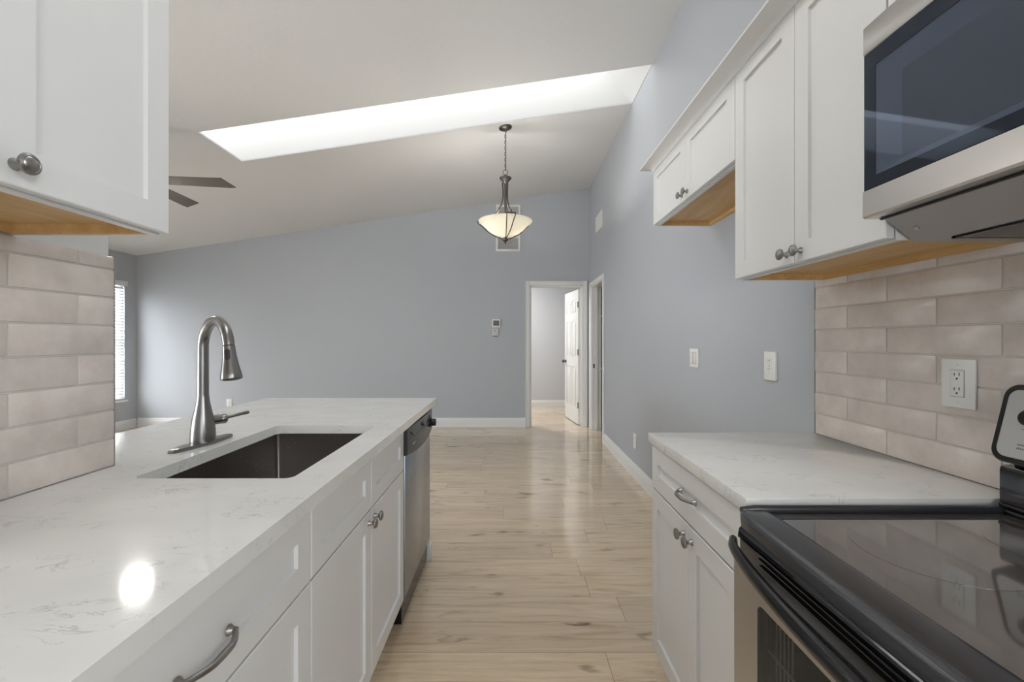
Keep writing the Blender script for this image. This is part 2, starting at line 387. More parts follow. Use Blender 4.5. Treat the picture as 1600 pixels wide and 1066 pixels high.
# casings
def casing_bar(b, plane, a0, a1, z0, z1, q, d):
    """flat casing with a raised outer bead; plane 'y' (faces -Y) or 'x' (faces -X)"""
    if plane == 'y': b.box(a0, a1, q-d, q, z0, z1, .004)
    else: b.box(q-d, q, a0, a1, z0, z1, .004)
t = MB()
casing_bar(t, 'y', DX0-.062, DX0-.002, 0, DZ+.062, YF, .018); casing_bar(t, 'y', DX1+.002, DX1+.062, 0, DZ+.062, YF, .018)
casing_bar(t, 'y', DX0-.002, DX1+.002, DZ+.002, DZ+.062, YF, .018)
casing_bar(t, 'y', DX0-.062, DX0-.05, 0, DZ+.06, YF-.016, .008); casing_bar(t, 'y', DX1+.05, DX1+.062, 0, DZ+.06, YF-.016, .008)
t.box(DX0-.002, DX0+.016, YF-.005, YF+.125, 0, DZ); t.box(DX1-.016, DX1+.002, YF-.005, YF+.125, 0, DZ); t.box(DX0, DX1, YF-.005, YF+.125, DZ-.016, DZ+.002)
t.box(DX0+.016, DX0+.026, YF+.03, YF+.07, 0, DZ-.016); t.box(DX1-.026, DX1-.016, YF+.03, YF+.07, 0, DZ-.016); t.box(DX0+.016, DX1-.016, YF+.03, YF+.07, DZ-.026, DZ-.016)
struct('trim_1', t, 'trim')
t = MB()
casing_bar(t, 'x', RY0-.062, RY0-.002, 0, RZ+.062, XR, .018); casing_bar(t, 'x', RY1+.002, RY1+.15, 0, RZ+.062, XR, .018)
casing_bar(t, 'x', RY0-.002, RY1+.002, RZ+.002, RZ+.062, XR, .018)
t.box(XR-.005, XR+.125, RY0-.002, RY0+.016, 0, RZ); t.box(XR-.005, XR+.125, RY1-.016, RY1+.002, 0, RZ); t.box(XR-.005, XR+.125, RY0, RY1, RZ-.016, RZ+.002)
t.box(XR+.045, XR+.085, RY1-.028, RY1-.016, 0, RZ-.016, .002)
tr2 = struct('trim_2', t, 'trim')
MB().box(XR+.012, XR+.038, RY1-.018, RY1-.0155, .885, .945, .0005).build('strike_plate', 'brass', tr2, label='brass strike plate')

# windows
def window_unit(name, y0, y1, z0, z1, pane, mull):
    f = MB(); x = XL-.10
    f.box(x, x+.05, y0, y0+.04, z0, z1); f.box(x, x+.05, y1-.04, y1, z0, z1); f.box(x, x+.05, y0, y1, z0, z0+.04); f.box(x, x+.05, y0, y1, z1-.04, z1)
    if mull == 'h': f.box(x, x+.05, y0, y1, (z0+z1)/2-.02, (z0+z1)/2+.02)
    else: f.box(x, x+.05, (y0+y1)/2-.03, (y0+y1)/2+.03, z0, z1)
    o = struct(name, f, 'trim')
    MB().box(x+.005, x+.015, y0+.02, y1-.02, z0+.02, z1-.02).build('pane', pane, o)
    return o
wn = window_unit('window_1', WY0, WY1, WZ0, WZ1, 'winpane', 'h')
MB().box(XL-.05, XL+.03, WY0-.03, WY1+.03, WZ0-.03, WZ0, .004).build('window_sill', 'trim', wn)
window_unit('fill_window_left', SY0, SY1, .02, SZ1, 'fillpane_left', 'v')  # unseen patio door, added to brighten the room from the left
bl = thing('window_blind', (XL+.01, (WY0+WY1)/2, WZ0), 'white horizontal slat blind covering the window beside the far left corner', 'blind')
MB().box(XL-.045, XL+.035, WY0+.01, WY1+.015, WZ1-.055, WZ1+.015, .004).build('headrail', 'trim', bl)
m_ = MB(); z = WZ0+.05; k = math.radians(52)
while z < WZ1-.07:
    cx = XL-.012; dx = .024*math.cos(k); dz = .024*math.sin(k)
    m_.hexa([(cx-dx,WY0+.015,z+dz),(cx+dx,WY0+.015,z-dz),(cx+dx,WY1-.01,z-dz),(cx-dx,WY1-.01,z+dz),
             (cx-dx+.002,WY0+.015,z+dz+.002),(cx+dx+.002,WY0+.015,z-dz+.002),(cx+dx+.002,WY1-.01,z-dz+.002),(cx-dx+.002,WY1-.01,z+dz+.002)])
    z += .043
m_.build('slats', 'trim', bl)
MB().box(XL-.035, XL+.010, WY0+.015, WY1-.01, WZ0+.005, WZ0+.028, .003).build('bottom_rail', 'trim', bl)

# far door: six panel slab, swung into the room beyond
dh = Vector((DX1-.018, YF+.125, 0)); de = Vector((.937, 7.37, 0)); dd = (de-dh).normalized(); dn = Vector((-dd.y, dd.x, 0))
if dn.x > 0: dn = -dn
DWID = .755; DT = .035
def dpt(u, t, z): return dh + dd*u + dn*t + Vector((0, 0, z))
def obox(mb, u0, u1, t0, t1, z0, z1, bev=0):
    mb.hexa([dpt(u0,t0,z0), dpt(u1,t0,z0), dpt(u1,t1,z0), dpt(u0,t1,z0), dpt(u0,t0,z1), dpt(u1,t0,z1), dpt(u1,t1,z1), dpt(u0,t1,z1)], bev)
d = MB(); rec = .008
ug = [0, .115, .34, .415, .64, DWID]; zg = [.012, .24, .87, 1.01, 1.58, 1.69, 1.90, 2.05]
obox(d, 0, DWID, -.0, DT-rec, zg[0], zg[-1])
for i in (0, 2, 4): obox(d, ug[i], ug[i+1], DT-rec, DT, zg[0], zg[-1])
for i in (0, 2, 4, 6):
    for j in (1, 3): obox(d, ug[j], ug[j+1], DT-rec, DT, zg[i], zg[i+1])
for i in (1, 3, 5):
    for j in (1, 3): obox(d, ug[j]+.03, ug[j+1]-.03, DT-rec, DT-.001, zg[i]+.03, zg[i+1]-.03, .003)
door = d.build('door_1', 'trim', None, kind='structure')
kb = MB()
for sgn, t0 in ((1, DT), (-1, 0)):
    kb.lathe(dpt(DWID-.065, t0, .935), dn*sgn, [(.03, 0), (.03, .006), (.012, .01), (.012, .03), (.026, .04), (.028, .052), (.018, .062), (0, .064)], 16)
kb.build('knob', 'bronze', door, label='dark bronze knob')
for zh in (.30, 1.10, 1.82):
    h = MB(); obox(h, -.012, .03, DT-.001, DT+.003, zh-.045, zh+.045); h.lathe(dpt(-.006, DT+.004, zh-.045), (0, 0, 1), [(.006, 0), (.006, .09)], 10)
    h.build('hinge', 'bronze', door)

# ------------------------------------------------------------------ cabinet pieces
def shaker(mb, y0, y1, z0, z1, xf, sd, fr=.058, rec=.009, th=.019, ez=None):
    """shaker front; front plane xf, sd=+1 faces +X, -1 faces -X"""
    bev = .0018; ez = ez or fr
    def ring(x, i, iz=None):
        iz = i if iz is None else iz
        r = [(x, y0+i, z0+iz), (x, y1-i, z0+iz), (x, y1-i, z1-iz), (x, y0+i, z1-iz)]
        return r
    mb.rings([ring(xf-sd*th, 0), ring(xf-sd*bev, 0), ring(xf, bev), ring(xf, fr, ez), ring(xf-sd*rec, fr+.0008, ez+.0008)])
    return mb
def knob(parent, x, y, z, sd):
    prof = [(.0095, 0), (.0095, .002), (.0062, .006), (.0055, .014), (.0085, .0175), (.0155, .0205), (.0168, .0235), (.0160, .0265), (.0125, .0285), (.0115, .0278), (.009, .030), (0, .0315)]
    return MB().lathe((x, y, z), (sd, 0, 0), prof, 24).build('knob', 'nickel', parent)
def pull(parent, x, y, z, sd, half=.052):
    m = MB()
    for k in (-1, 1):
        m.lathe((x, y+k*half, z), (sd, 0, 0), [(.0095, 0), (.0095, .002), (.0065, .006), (.0048, .012)], 16)
    P = []; R = []
    N = 28
    for i in range(N+1):
        u = -1+2*i/N; a = abs(u)
        out = .013+.019*(1-max(0, (a-.30)/.70)**1.6) if a > .30 else .032
        P.append((x+sd*(out-.003), y+u*(half+.001), z)); R.append(.0047+.0016*(1-a)**1.2 if a < .97 else .0058)
    m.tube(P, R, 12)
    return m.build('pull_handle', 'nickel', parent)

TOP, TH = .93, .034
# ---- right base cabinet
LX = .519                       # right worktop front edge
RF = .527                       # right door faces
def base_right():
    o = thing('base_cabinet', ((RF+XR)/2, 1.317, 0), 'white base cabinet with one drawer and two doors between the stove and the empty wall', 'cabinet')
    b = MB(); b.box(RF+.020, XR-.018, .985, 1.655, .13, TOP-TH-.002); b.box(RF+.085, XR-.018, .985, 1.655, .002, .13)
    b.build('carcass', 'cab', o)
    dr = shaker(MB(), .988, 1.652, .735, .889, RF, -1).build('drawer', 'cab', o)
    pull(dr, RF, 1.315, .815, -1)
    for y0, y1, ky in ((.988, 1.3155, 1.288), (1.3185, 1.652, 1.347)):
        d = shaker(MB(), y0, y1, .140, .729, RF, -1).build('door', 'cab', o)
        knob(d, RF, ky, .690, -1)
base_right()
# ---- left base cabinets
LF = -.475
def base_left_drawer():
    o = thing('base_cabinet', (LF-.3, .685, 0), 'white base cabinet with a wide pull-handled drawer under the near end of the left worktop', 'cabinet')
    b = MB(); b.box(PX+.003, LF-.020, .323, 1.044, .13, TOP-TH-.002); b.box(PX+.003, LF-.085, .323, 1.044, .002, .13); b.build('carcass', 'cab', o)
    dr = shaker(MB(), .326, 1.0415, .712, .885, LF, 1).build('drawer', 'cab', o)
    pull(dr, LF, .684, .793, 1, .058)
    for y0, y1, ky in ((.326, .682, .655), (.685, 1.0415, .712)):
        d = shaker(MB(), y0, y1, .135, .706, LF, 1).build('door', 'cab', o); knob(d, LF, ky, .668, 1)
base_left_drawer()
def base_sink():
    o = thing('base_cabinet', (LF-.3, 1.499, 0), 'white sink base cabinet with two false drawer fronts above two knobbed doors', 'cabinet')
    b = MB()
    b.box(PX+.003, LF-.020, 1.047, 1.062, .13, TOP-TH-.002); b.box(PX+.003, LF-.020, 1.934, 1.949, .13, TOP-TH-.002)
    b.box(PX+.003, LF-.020, 1.062, 1.934, .13, .148); b.box(LF-.040, LF-.020, 1.062, 1.934, .148, TOP-TH-.002); b.box(PX+.003, PX+.012, 1.062, 1.934, .148, .6)
    b.box(PX+.003, LF-.085, 1.047, 1.949, .002, .13); b.build('carcass', 'cab', o)
    for y0, y1, ky in ((1.050, 1.4975, 1.468), (1.5005, 1.947, 1.532)):
        shaker(MB(), y0, y1, .712, .885, LF, 1).build('false_drawer_front', 'cab', o)
        d = shaker(MB(), y0, y1, .135, .706, LF, 1).build('door', 'cab', o); knob(d, LF, ky, .672, 1)
base_sink()
# end panel past the dishwasher
MB().box(PX+.003, LF-.004, 2.562, 2.600, 0, TOP-TH-.002, .001).box(LF-.004, LF+.006, 2.566, 2.612, 0, .09, .002).build('end_panel', 'cab', None, label='white end panel standing past the dishwasher at the far end of the peninsula', cat='panel')

# ---- worktops
def worktop_left():
    m = MB(); z0, z1 = TOP-TH, TOP
    xf, xt, xb = -.4516, PX+.0105, -1.484; y0, y1, yt = .28, 2.68, 1.236
    outer = [(xf, y0), (xf, y1), (xb, y1), (xb, yt), (xt, yt), (xt, y0)]
    sx0, sx1, sy0, sy1 = -.962, -.557, 1.12, 1.82; r = .022
    inner = []
    for cx, cy, a0 in ((sx1-r, sy1-r, 0), (sx0+r, sy1-r, 90), (sx0+r, sy0+r, 180), (sx1-r, sy0+r, 270)):
        for k in range(7):
            a = math.radians(a0+k*15); inner.append((cx+r*math.cos(a), cy+r*math.sin(a)))
    bm = m.bm
    def loop(pts, z):
        vs = [bm.verts.new((x, y, z)) for x, y in pts]
        return vs, [bm.edges.new((vs[i], vs[(i+1) % len(vs)])) for i in range(len(vs))]
    ov, oe = loop(outer, z1); iv, ie = loop(inner, z1)
    g = bmesh.ops.triangle_fill(bm, edges=oe+ie, use_beauty=True)
    fs = [f for f in g['geom'] if isinstance(f, bmesh.types.BMFace)]
    ex = bmesh.ops.extrude_face_region(bm, geom=fs)
    bmesh.ops.translate(bm, verts=[v for v in ex['geom'] if isinstance(v, bmesh.types.BMVert)], vec=(0, 0, -TH))
    return m.build('countertop', 'quartz', None, label='long white quartz worktop of the peninsula with the sink cut into it', cat='countertop')
wt = worktop_left()
MB().box(LX, XR-.001, .978, 1.677, TOP-TH, TOP, .002).build('countertop', 'quartz', None, label='short white quartz worktop beside the stove on the right', cat='countertop')

# ---- sink
def sink():
    sx0, sx1, sy0, sy1 = -.970, -.549, 1.112, 1.828
    o = thing('sink', ((sx0+sx1)/2, (sy0+sy1)/2, .67), 'rectangular stainless steel undermount sink set into the long left worktop', 'sink')
    def rr(x0, x1, y0, y1, r, z):
        pts = []
        for cx, cy, a0 in ((x1-r, y1-r, 0), (x0+r, y1-r, 90), (x0+r, y0+r, 180), (x1-r, y0+r, 270)):
            for k in range(7):
                a = math.radians(a0+k*15); pts.append((cx+r*math.cos(a), cy+r*math.sin(a), z))
        return pts
    zt = TOP-TH-.001; m = MB()
    seq = [(0.02, .03, zt-.002), (.02, .03, zt), (0, .022, zt), (-.004, .022, zt-.20), (-.010, .026, zt-.215), (-.028, .03, zt-.222)]
    R = []
    for off, r, z in seq: R.append(rr(sx0-off, sx1+off, sy0-off, sy1+off, r*.55, z))
    m.rings(R, True, False, True)
    m.build('basin', 'sinksteel', o)
    MB().lathe(((sx0+sx1)/2, sy1-.20, zt-.2215), (0, 0, 1), [(.055, 0), (.055, .003), (.045, .004), (.04, .001), (0, .001)], 24).build('drain', 'steel', o)
sink()

# ---- faucet
def faucet():
    bx, by, z = -1.037, 1.485, TOP
    o = thing('kitchen_faucet', (bx, by, z), 'brushed steel gooseneck pull-down faucet on a deck plate behind the sink', 'faucet')
    pl = []
    for a in range(36):
        t = 2*PI*a/36; cx = .0255*math.cos(t); cy = .127*max(-1, min(1, 1.06*math.sin(t)))
        pl.append((bx+cx+(-.0 - .012*(-cy/.127)), by+cy))
    m = MB(); sc = lambda p, k: (bx+(p[0]-bx)*k, by+(p[1]-by)*k)
    m.rings([[(p[0], p[1], z+.0005) for p in pl], [(p[0], p[1], z+.007) for p in pl], [(*sc(p, .96), z+.011) for p in pl]])
    m.build('deck_plate', 'faucet', o)
    MB().lathe((bx, by, z+.010), (0, 0, 1), [(.0375, 0), (.0378, .01), (.0365, .04), (.032, .075), (.0255, .105), (.0205, .13), (.0178, .150), (.0172, .158)], 32).build('body', 'faucet', o)
    d = Vector((.163, -.115, 0)).normalized(); reach = .193; R = reach/2; zs = 1.2545
    P = [Vector((bx, by, z+.165)), Vector((bx, by, 1.15)), Vector((bx, by, 1.20))]
    c0 = Vector((bx, by, zs)) + d*R
    for k in range(0, 23):
        a = PI - k*PI*.965/22
        P.append(c0 + d*R*math.cos(a) + Vector((0, 0, 1))*R*.92*math.sin(a))
    rad = [.0172, .0170, .0168]+[.0166]*(len(P)-3)
    MB().tube(P, rad, 20).build('spout', 'faucet', o)
    tip = P[-1]; ax = (P[-1]-P[-2]).normalized()
    hd = MB().lathe(tip+ax*.001, ax, [(.0150, 0), (.0176, .002), (.0180, .012), (.0195, .035), (.0240, .065), (.0285, .088), (.0300, .100), (.0290, .105), (.024, .107), (.022, .104), (0, .104)], 28).build('spray_head', 'faucet', o)
    side = (Vector((0, 0, 0)) - Vector((tip.x, tip.y, 0))).normalized()
    side = (side*.93 + Vector((-side.y, side.x, 0))*-.30).normalized(); side = (side-ax*side.dot(ax)).normalized()
    b = MB(); bb = tip+ax*.030+side*.0178
    tilt = (ax + side*.15).normalized()
    b.tube([bb-tilt*.016, bb-tilt*.012, bb+tilt*.012, bb+tilt*.018], [(.0025, .005), (.003, .0082), (.003, .0085), (.002, .005)], 14, flat=side)
    b.build('spray_button', 'rubber', hd, label='black oval spray button')
    h = Vector((.57, .82, 0)).normalized(); zh = 1.008
    p0 = Vector((bx, by, zh))
    MB().lathe(p0+h*.020, h, [(.0165, 0), (.0168, .030), (.0150, .033), (.0165, .036), (.0168, .048), (.012, .053), (0, .054)], 24).build('handle_hub', 'faucet', o)
    MB().tube([p0+h*.066+Vector((0, 0, .002)), p0+h*.085+Vector((0, 0, .004)), p0+h*.115+Vector((0, 0, .009)), p0+h*.142+Vector((0, 0, .012)), p0+h*.147+Vector((0, 0, .012))],
              [(.0055, .0055), (.0050, .0055), (.0052, .0062), (.0055, .0066), (.003, .004)], 14).build('lever', 'faucet', o)
faucet()

# ---- tiled backsplashes
def tiles(name, x, sd, y0, y1, z0, z1, joint, edge, label):
    """rows of running-bond tile; joint = Y of a vertical joint in the bottom row, sd = facing"""
    o = thing(name, (x, (y0+y1)/2, z0), label, 'backsplash')
    P, L, g = .078, .316, .0042
    t = MB(); r = 0; zz_ = z0+.001
    while zz_ < z1-.004:
        ze = min(zz_+P-g, z1)
        y = joint + (0 if r % 2 == 0 else L/2); 
        while y > y0: y -= L
        while y < y1:
            a, b = max(y+g/2, y0), min(y+L-g/2, y1)
            if b-a > .008:
                t.box(x+sd*.0008, x+sd*.0095, a, b, zz_, ze, .0024, 2)
            y += L
        zz_ += P; r += 1
    t.build('tiles', 'tile', o)
    MB().box(x+sd*.0006, x+sd*.0070, y0+.0005, y1-.0005, z0+.0005, z1-.0005).build('grout', 'grout', o)
    if edge is not None: MB().box(x+sd*.0006, x+sd*.0102, edge-.0008, edge+.0022, z0, z1).build('edge_strip', 'gunmetal', o, label='thin grey metal edge strip')
tiles('tile_backsplash', XR, -1, .05, 1.661, TOP+.001, 1.535, 1.342, 1.661, 'greige subway tile backsplash on the right wall behind the stove')
tiles('tile_backsplash', PX, 1, .35, 1.234, TOP+.001, 1.512, .974, 1.234, 'greige subway tile backsplash on the left wall above the long worktop')

# ---- wall cabinets
UX, UD = .82, .31
def hollow_carcass(xf, xb, y0, y1, z0, z1, sd, o, drop=.022):
    """white box with a recessed birch underside. xf = face-frame plane, xb = wall plane"""
    b = MB(); t = .004
    b.box(xf, xb, y0, y1, z0+drop+.012, z1)
    b.box(xf, xf-sd*.018, y0, y1, z0, z0+drop+.014)
    b.box(xf-sd*.018, xb, y0, y0+t, z0, z0+drop+.013); b.box(xf-sd*.018, xb, y1-t, y1, z0, z0+drop+.013)
    b.build('carcass', 'cab', o)
    u = MB(); a, c = xf-sd*.0185, xb
    u.box(a, c, y0+t, y1-t, z0+drop, z0+drop+.011)
    u.box(a, c, y0+t, y0+t+.012, z0+.0006, z0+drop); u.box(a, c, y1-t-.012, y1-t, z0+.0006, z0+drop); u.box(c, c+sd*.014, y0+t+.012, y1-t-.012, z0+.0006, z0+drop)
    u.build('underside', 'birch', o, label='bare birch plywood underside')
def wall_cab_right(y0, y1, z0, z1, label, fr=.058, kz=.035, ym=None, knobs=True):
    ym = ym or (y0+y1)/2
    o = thing('wall_cabinet', ((UX+XR)/2, (y0+y1)/2, z0), label, 'cabinet')
    hollow_carcass(UX+.0215, XR-.0015, y0, y1, z0, z1, -1, o)
    for a, b, ky in ((y0+.002, ym-.0015, ym-.030), (ym+.0015, y1-.002, ym+.032)):
        d = shaker(MB(), a, b, z0+.004, z1-.004, UX, -1, fr).build('door', 'cab', o)
        if knobs: knob(d, UX, ky, z0+kz, -1)
    return o
UZ, UT = 1.50, 2.262
wall_cab_right(.966, 1.621, UZ, UT, 'tall white two-door wall cabinet with birch underside beside the microwave', ym=1.281)
wall_cab_right(1.6225, 2.551, 1.94, UT, 'short white two-door wall cabinet high over the empty refrigerator space')
wall_cab_right(.205, .9645, 1.965, UT, 'white wall cabinet directly above the microwave')
# crown moulding along the right cabinets
cp = [(UX+.020, UT-.012), (UX-.003, UT-.012), (UX-.006, UT-.006)]
for k in range(9):
    a = k/8*PI/2; cp.append((UX-.006-.050*(1-math.cos(a)), UT-.004+.022*math.sin(a)))
cp += [(UX-.062, UT+.019), (UX-.062, UT+.026), (UX+.020, UT+.026)]
cr = MB(); ys = [.206, 2.551]
rings = [[(x, .206, z) for x, z in cp], [(x, 2.551+max(0, UX-x), z) for x, z in cp]]
cr.rings(rings)
cr2 = [[(p[0], p[1], p[2]) for p in rings[1]], [(XR-.002, 2.551+max(0, UX-x), z) for x, z in cp]]
cr.rings(cr2)
cr.box(UX+.018, XR-.002, .206, 2.553, UT+.001, UT+.012)
cr.build('crown_molding', 'cab', None, label='white cove crown molding running along the tops of the right wall cabinets', cat='molding')
# left wall cabinet
def wall_cab_left():
    y0, y1, z0, z1, xf = .31, .992, 1.516, 2.28, -.77
    o = thing('wall_cabinet', ((xf+PX)/2, (y0+y1)/2, z0), 'white wall cabinet hanging over the long worktop on the tiled left wall', 'cabinet')
    hollow_carcass(xf-.0215, PX+.0015, y0, y1, z0, z1, 1, o)
    for a, b, ky in ((y0+.002, .655, .625), (.658, .994, .684)):
        d = shaker(MB(), a, b, z0+.004, z1-.004, xf, 1).build('door', 'cab', o); knob(d, xf, ky, z0+.037, 1)
wall_cab_left()

# ------------------------------------------------------------------ dishwasher
def dishwasher():
    y0, y1 = 1.954, 2.556
    o = thing('dishwasher', (LF-.28, (y0+y1)/2, 0), 'stainless steel dishwasher with a black control panel at the far end of the peninsula', 'dishwasher')
    MB().box(PX+.01, LF-.012, y0+.004, y1-.004, .02, TOP-TH-.004).build('tub', 'blackplastic', o)
    for a in (LF-.10, PX+.03): MB().box(a, a+.04, y0+.004, y1-.004, 0, .0195).build('foot_rail', 'blackplastic', o)
    MB().box(LF-.011, LF+.004, y0+.003, y1-.001, .14, .80, .001).build('door', 'dwsteel', o)
    MB().box(LF-.075, LF-.062, y0+.004, y1-.004, .02, .138).build('toe_panel', 'blackplastic', o)
    # control panel: lower edge bows down, front swells
    N = 20; R = []
    for i in range(N+1):
        u = i/N; y = y0+(y1-y0)*u; bow = 4*u*(1-u); zb = .768-.022*bow; xo = LF+.016+.010*bow
        zt = .886
        R.append([(LF-.011, y, zb), (xo-.006, y, zb), (xo, y, zb+.006), (xo-.001, y, zt-.004), (xo-.004, y, zt), (LF-.011, y, zt)])
    pn = MB().rings(R).build('control_panel', 'charcoal', o, label='black bowed control panel')
    # scooped handle pocket drawn by a raised lip
    P = []
    for i in range(25):
        u = i/24; a = 4*u*(1-u); y = y0+.05+(y1-y0-.16)*u; uu = (y-y0)/(y1-y0)
        P.append((LF+.0165+.010*4*uu*(1-uu), y, .862-.030*min(1, a*1.5)))
    MB().tube(P, (.004), 10).build('handle_lip', 'blackplastic', pn)
    def fx(y): u = (y-y0)/(y1-y0); return LF+.0155+.010*4*u*(1-u)
    MB().lathe((fx(2.47), 2.47, .822), (1, 0, 0), [(.025, 0), (.025, .008), (.021, .010), (.020, .030), (.017, .033), (0, .033)], 20).build('dial', 'blackplastic', pn)
    MB().lathe((fx(2.24), 2.24, .858), (1, 0, 0), [(.011, 0), (.010, .008), (0, .009)], 14).build('button', 'blackplastic', pn)
    MB().box(fx(2.06)-.001, fx(2.06)+.0012, 2.035, 2.085, .800, .806).build('badge', 'panel', pn, label='small silver badge')
dishwasher()

# ------------------------------------------------------------------ range
def cooking_range():
    y0, y1 = .212, .973
    GZ = .905
    o = thing('electric_range', (.80, (y0+y1)/2, 0), 'black and stainless steel glass-top electric range against the right backsplash', 'stove')
    MB().box(.515, XR-.03, y0+.004, y1-.004, .03, .872).build('body', 'blackplastic', o)
    for xx in (.56, 1.05):
        for yy in (y0+.05, y1-.05): MB().lathe((xx, yy, 0), (0, 0, 1), [(.02, 0), (.02, .012), (.012, .014), (.012, .03)], 12).build('foot', 'blackplastic', o)
    # cooktop rim: one closed frame with rounded section
    GX0, GX1 = .556, 1.060
    ct = MB()
    fr = [(.494, .880), (.4865, .887), (.486, .902), (.4875, .9095), (.492, .9140), (.500, .9160), (.541, .9160), (.551, .9140), (.5555, .910), (.557, .905), (.560, .898), (.560, .880)]
    N = 20; R = []
    for i in range(N+1):
        u = i/N; y = y0+.004+(y1-y0-.008)*u; e = min(u, 1-u)*(y1-y0)
        k = 1-min(1, e/.03); sh = .016*k*k; bw = -.006*4*u*(1-u)
        R.append([(x+(sh+bw)*(1 if x < .53 else 0), y, z-.003*k*k) for x, z in fr])
    ct.rings(R)
    for ya, yb in ((y1-.022, y1+.001), (y0-.001, y0+.022)):
        ym = (ya+yb)/2
        ct.tube([(.502, ym, .909), (.53, ym, .911), (.56, ym, .911), (1.08, ym, .911)], [(.008, .009), (.0095, .0105), (.0095, .0105), (.0095, .0105)], 14)
    ct.box(.53, 1.12, y0+.006, y1-.006, .872, .900)
    ct.build('cooktop_rim', 'rimblack', o)
    g = MB().box(GX0, GX1+.01, y0+.018, y1-.018, .898, GZ).build('glass_top', 'cooktop', o, label='dark speckled glass cooking surface')
    for bx, by, r in ((.755, .785, .125), (.975, .80, .085), (.735, .40, .105), (.975, .40, .105)):
        MB().lathe((bx, by, GZ-.0003), (0, 0, 1), [(r, 0), (r, .0007), (0, .0008)], 48).build('burner_ring', 'burner', g, label='faint grey burner circle')
    # front face under the rim
    fp = MB()
    fp.prism([(.497, .850), (.500, .868), (.506, .874), (.530, .874), (.530, .800), (.512, .800), (.511, .846)], 'y', y0+.003, y1-.003)
    fp.build('front_trim', 'blackgloss', o)
    # oven door
    XD = .490
    zt, zb = .856, .215
    d = MB()
    wy0, wy1, wz0, wz1 = y0+.095, y1-.093, .36, .757
    d.box(XD, .512, y0+.002, wy0, zb, zt-.055); d.box(XD, .512, wy1, y1-.002, zb, zt-.055)
    d.box(XD, .512, wy0, wy1, zb, wz0); d.box(XD, .512, wy0, wy1, wz1, zt-.055)
    od = d.build('oven_door', 'steel', o)
    vp = MB(); vp.box(.5015, .514, y0+.003, y1-.003, zt-.055, zt, .002)
    vp.build('vent_panel', 'blackplastic', od)
    vs = MB()
    for k, (a, z) in enumerate(((.075, .850), (.080, .8385), (.085, .827))):
        vs.tube([(.5005, y1-a, z-.0006), (.4995, y1-a-.03, z), (.4990, y0+a+.03, z), (.5005, y0+a, z-.0006)], .0022, 8)
    vs.build('vent_louvres', 'blackgloss', od)
    # window with rounded corners
    wn_ = MB(); r = .018; pts = []
    for cy, cz, a0 in ((wy1-r, wz1-r, 0), (wy0+r, wz1-r, 90), (wy0+r, wz0+r, 180), (wy1-r, wz0+r, 270)):
        for k in range(6):
            a = math.radians(a0+k*18); pts.append((cy+r*math.cos(a), cz+r*math.sin(a)))
    fill = MB()
    # black surround filling the square corners
    sq = [(wy1+.001, wz1+.001), (wy0-.001, wz1+.001), (wy0-.001, wz0-.001), (wy1+.001, wz0-.001)]
    wn_.prism(pts, 'x', XD+.0005, XD+.004)
    glass = wn_.build('oven_window', 'ovenglass', od)
    def corner(cy, cz, sy, sz):
        poly = [(cy, cz)]
        for k in range(7):
            a = math.radians(k*15); poly.append((cy-sy*r+sy*r*math.sin(a), cz-sz*r+sz*r*math.cos(a)))
        MB().prism(poly, 'x', XD, XD+.006).build('window_corner', 'steel', od)
    for cy, sy in ((wy1, 1), (wy0, -1)):
        for cz, sz in ((wz1, 1), (wz0, -1)): corner(cy, cz, sy, sz)
    # oven cavity front and racks behind the glass
    MB().box(.5125, .5145, wy0, wy1, wz0, wz1).build('inner_panel', 'darkhole', od)
    rk = MB()
    for zz_ in (.45, .56, .67): rk.tube([(.506, wy0+.012, zz_), (.506, wy1-.012, zz_)], .0025, 8)
    for k in range(5):
        rk.tube([(.508, wy1-.035-.012*k, wz0+.02), (.508, wy1-.035-.012*k, wz1-.02)], .0018, 6)
    rk.build('oven_rack', 'steel', od)
    # bowed handle
    P = []; R = []
    N = 36
    for i in range(N+1):
        u = i/N; y = y1-.006-(y1-y0-.012)*u; b = (4*u*(1-u))
        bow = b**.6
        P.append((XD-.004-.044*bow, y, .842-.006*b)); R.append((.012+.004*b, .009+.003*b))
    MB().tube(P, R, 16, flat=(0, 0, 1)).build('door_handle', 'blackplastic', od, label='bowed black handle')
    MB().box(XD+.002, .513, y0+.002, y1-.002, .045, .208, .004).build('storage_drawer', 'steel', o)
    # backguard
    bg = MB()
    bg.prism([(1.073, .899), (1.066, .906), (1.066, 1.000), (1.070, 1.008), (1.090, 1.010), (1.128, 1.010), (1.128, .899)], 'y', y0+.006, y1-.009)
    bg.box(1.090, 1.128, y0+.012, y1-.016, 1.008, 1.040)
    # ledge ribs across the foot of the backguard
    for zz_ in (.913, .925): bg.tube([(1.064, y0+.01, zz_), (1.064, y1-.012, zz_)], .005, 8)
    bgo = bg.build('backguard', 'blackgloss', o)
    # tilted control panel with rounded corners
    p0 = Vector((1.047, 0, 1.022)); p1 = Vector((1.088, 0, 1.186)); up = (p1-p0); H = up.length; up.normalize(); out = Vector((-up.z, 0, up.x))
    def rrect(ya, yb, v0, v1, r, t):
        pts = []
        for cy, cv, a0 in ((yb-r, v1-r, 0), (ya+r, v1-r, 90), (ya+r, v0+r, 180), (yb-r, v0+r, 270)):
            for k in range(7):
                a = math.radians(a0+k*15); q = p0+up*(cv+r*math.sin(a))+out*t; pts.append((q.x, cy+r*math.cos(a), q.z))
        return pts
    q = MB()
    ya, yb = y0+.001, y1-.001
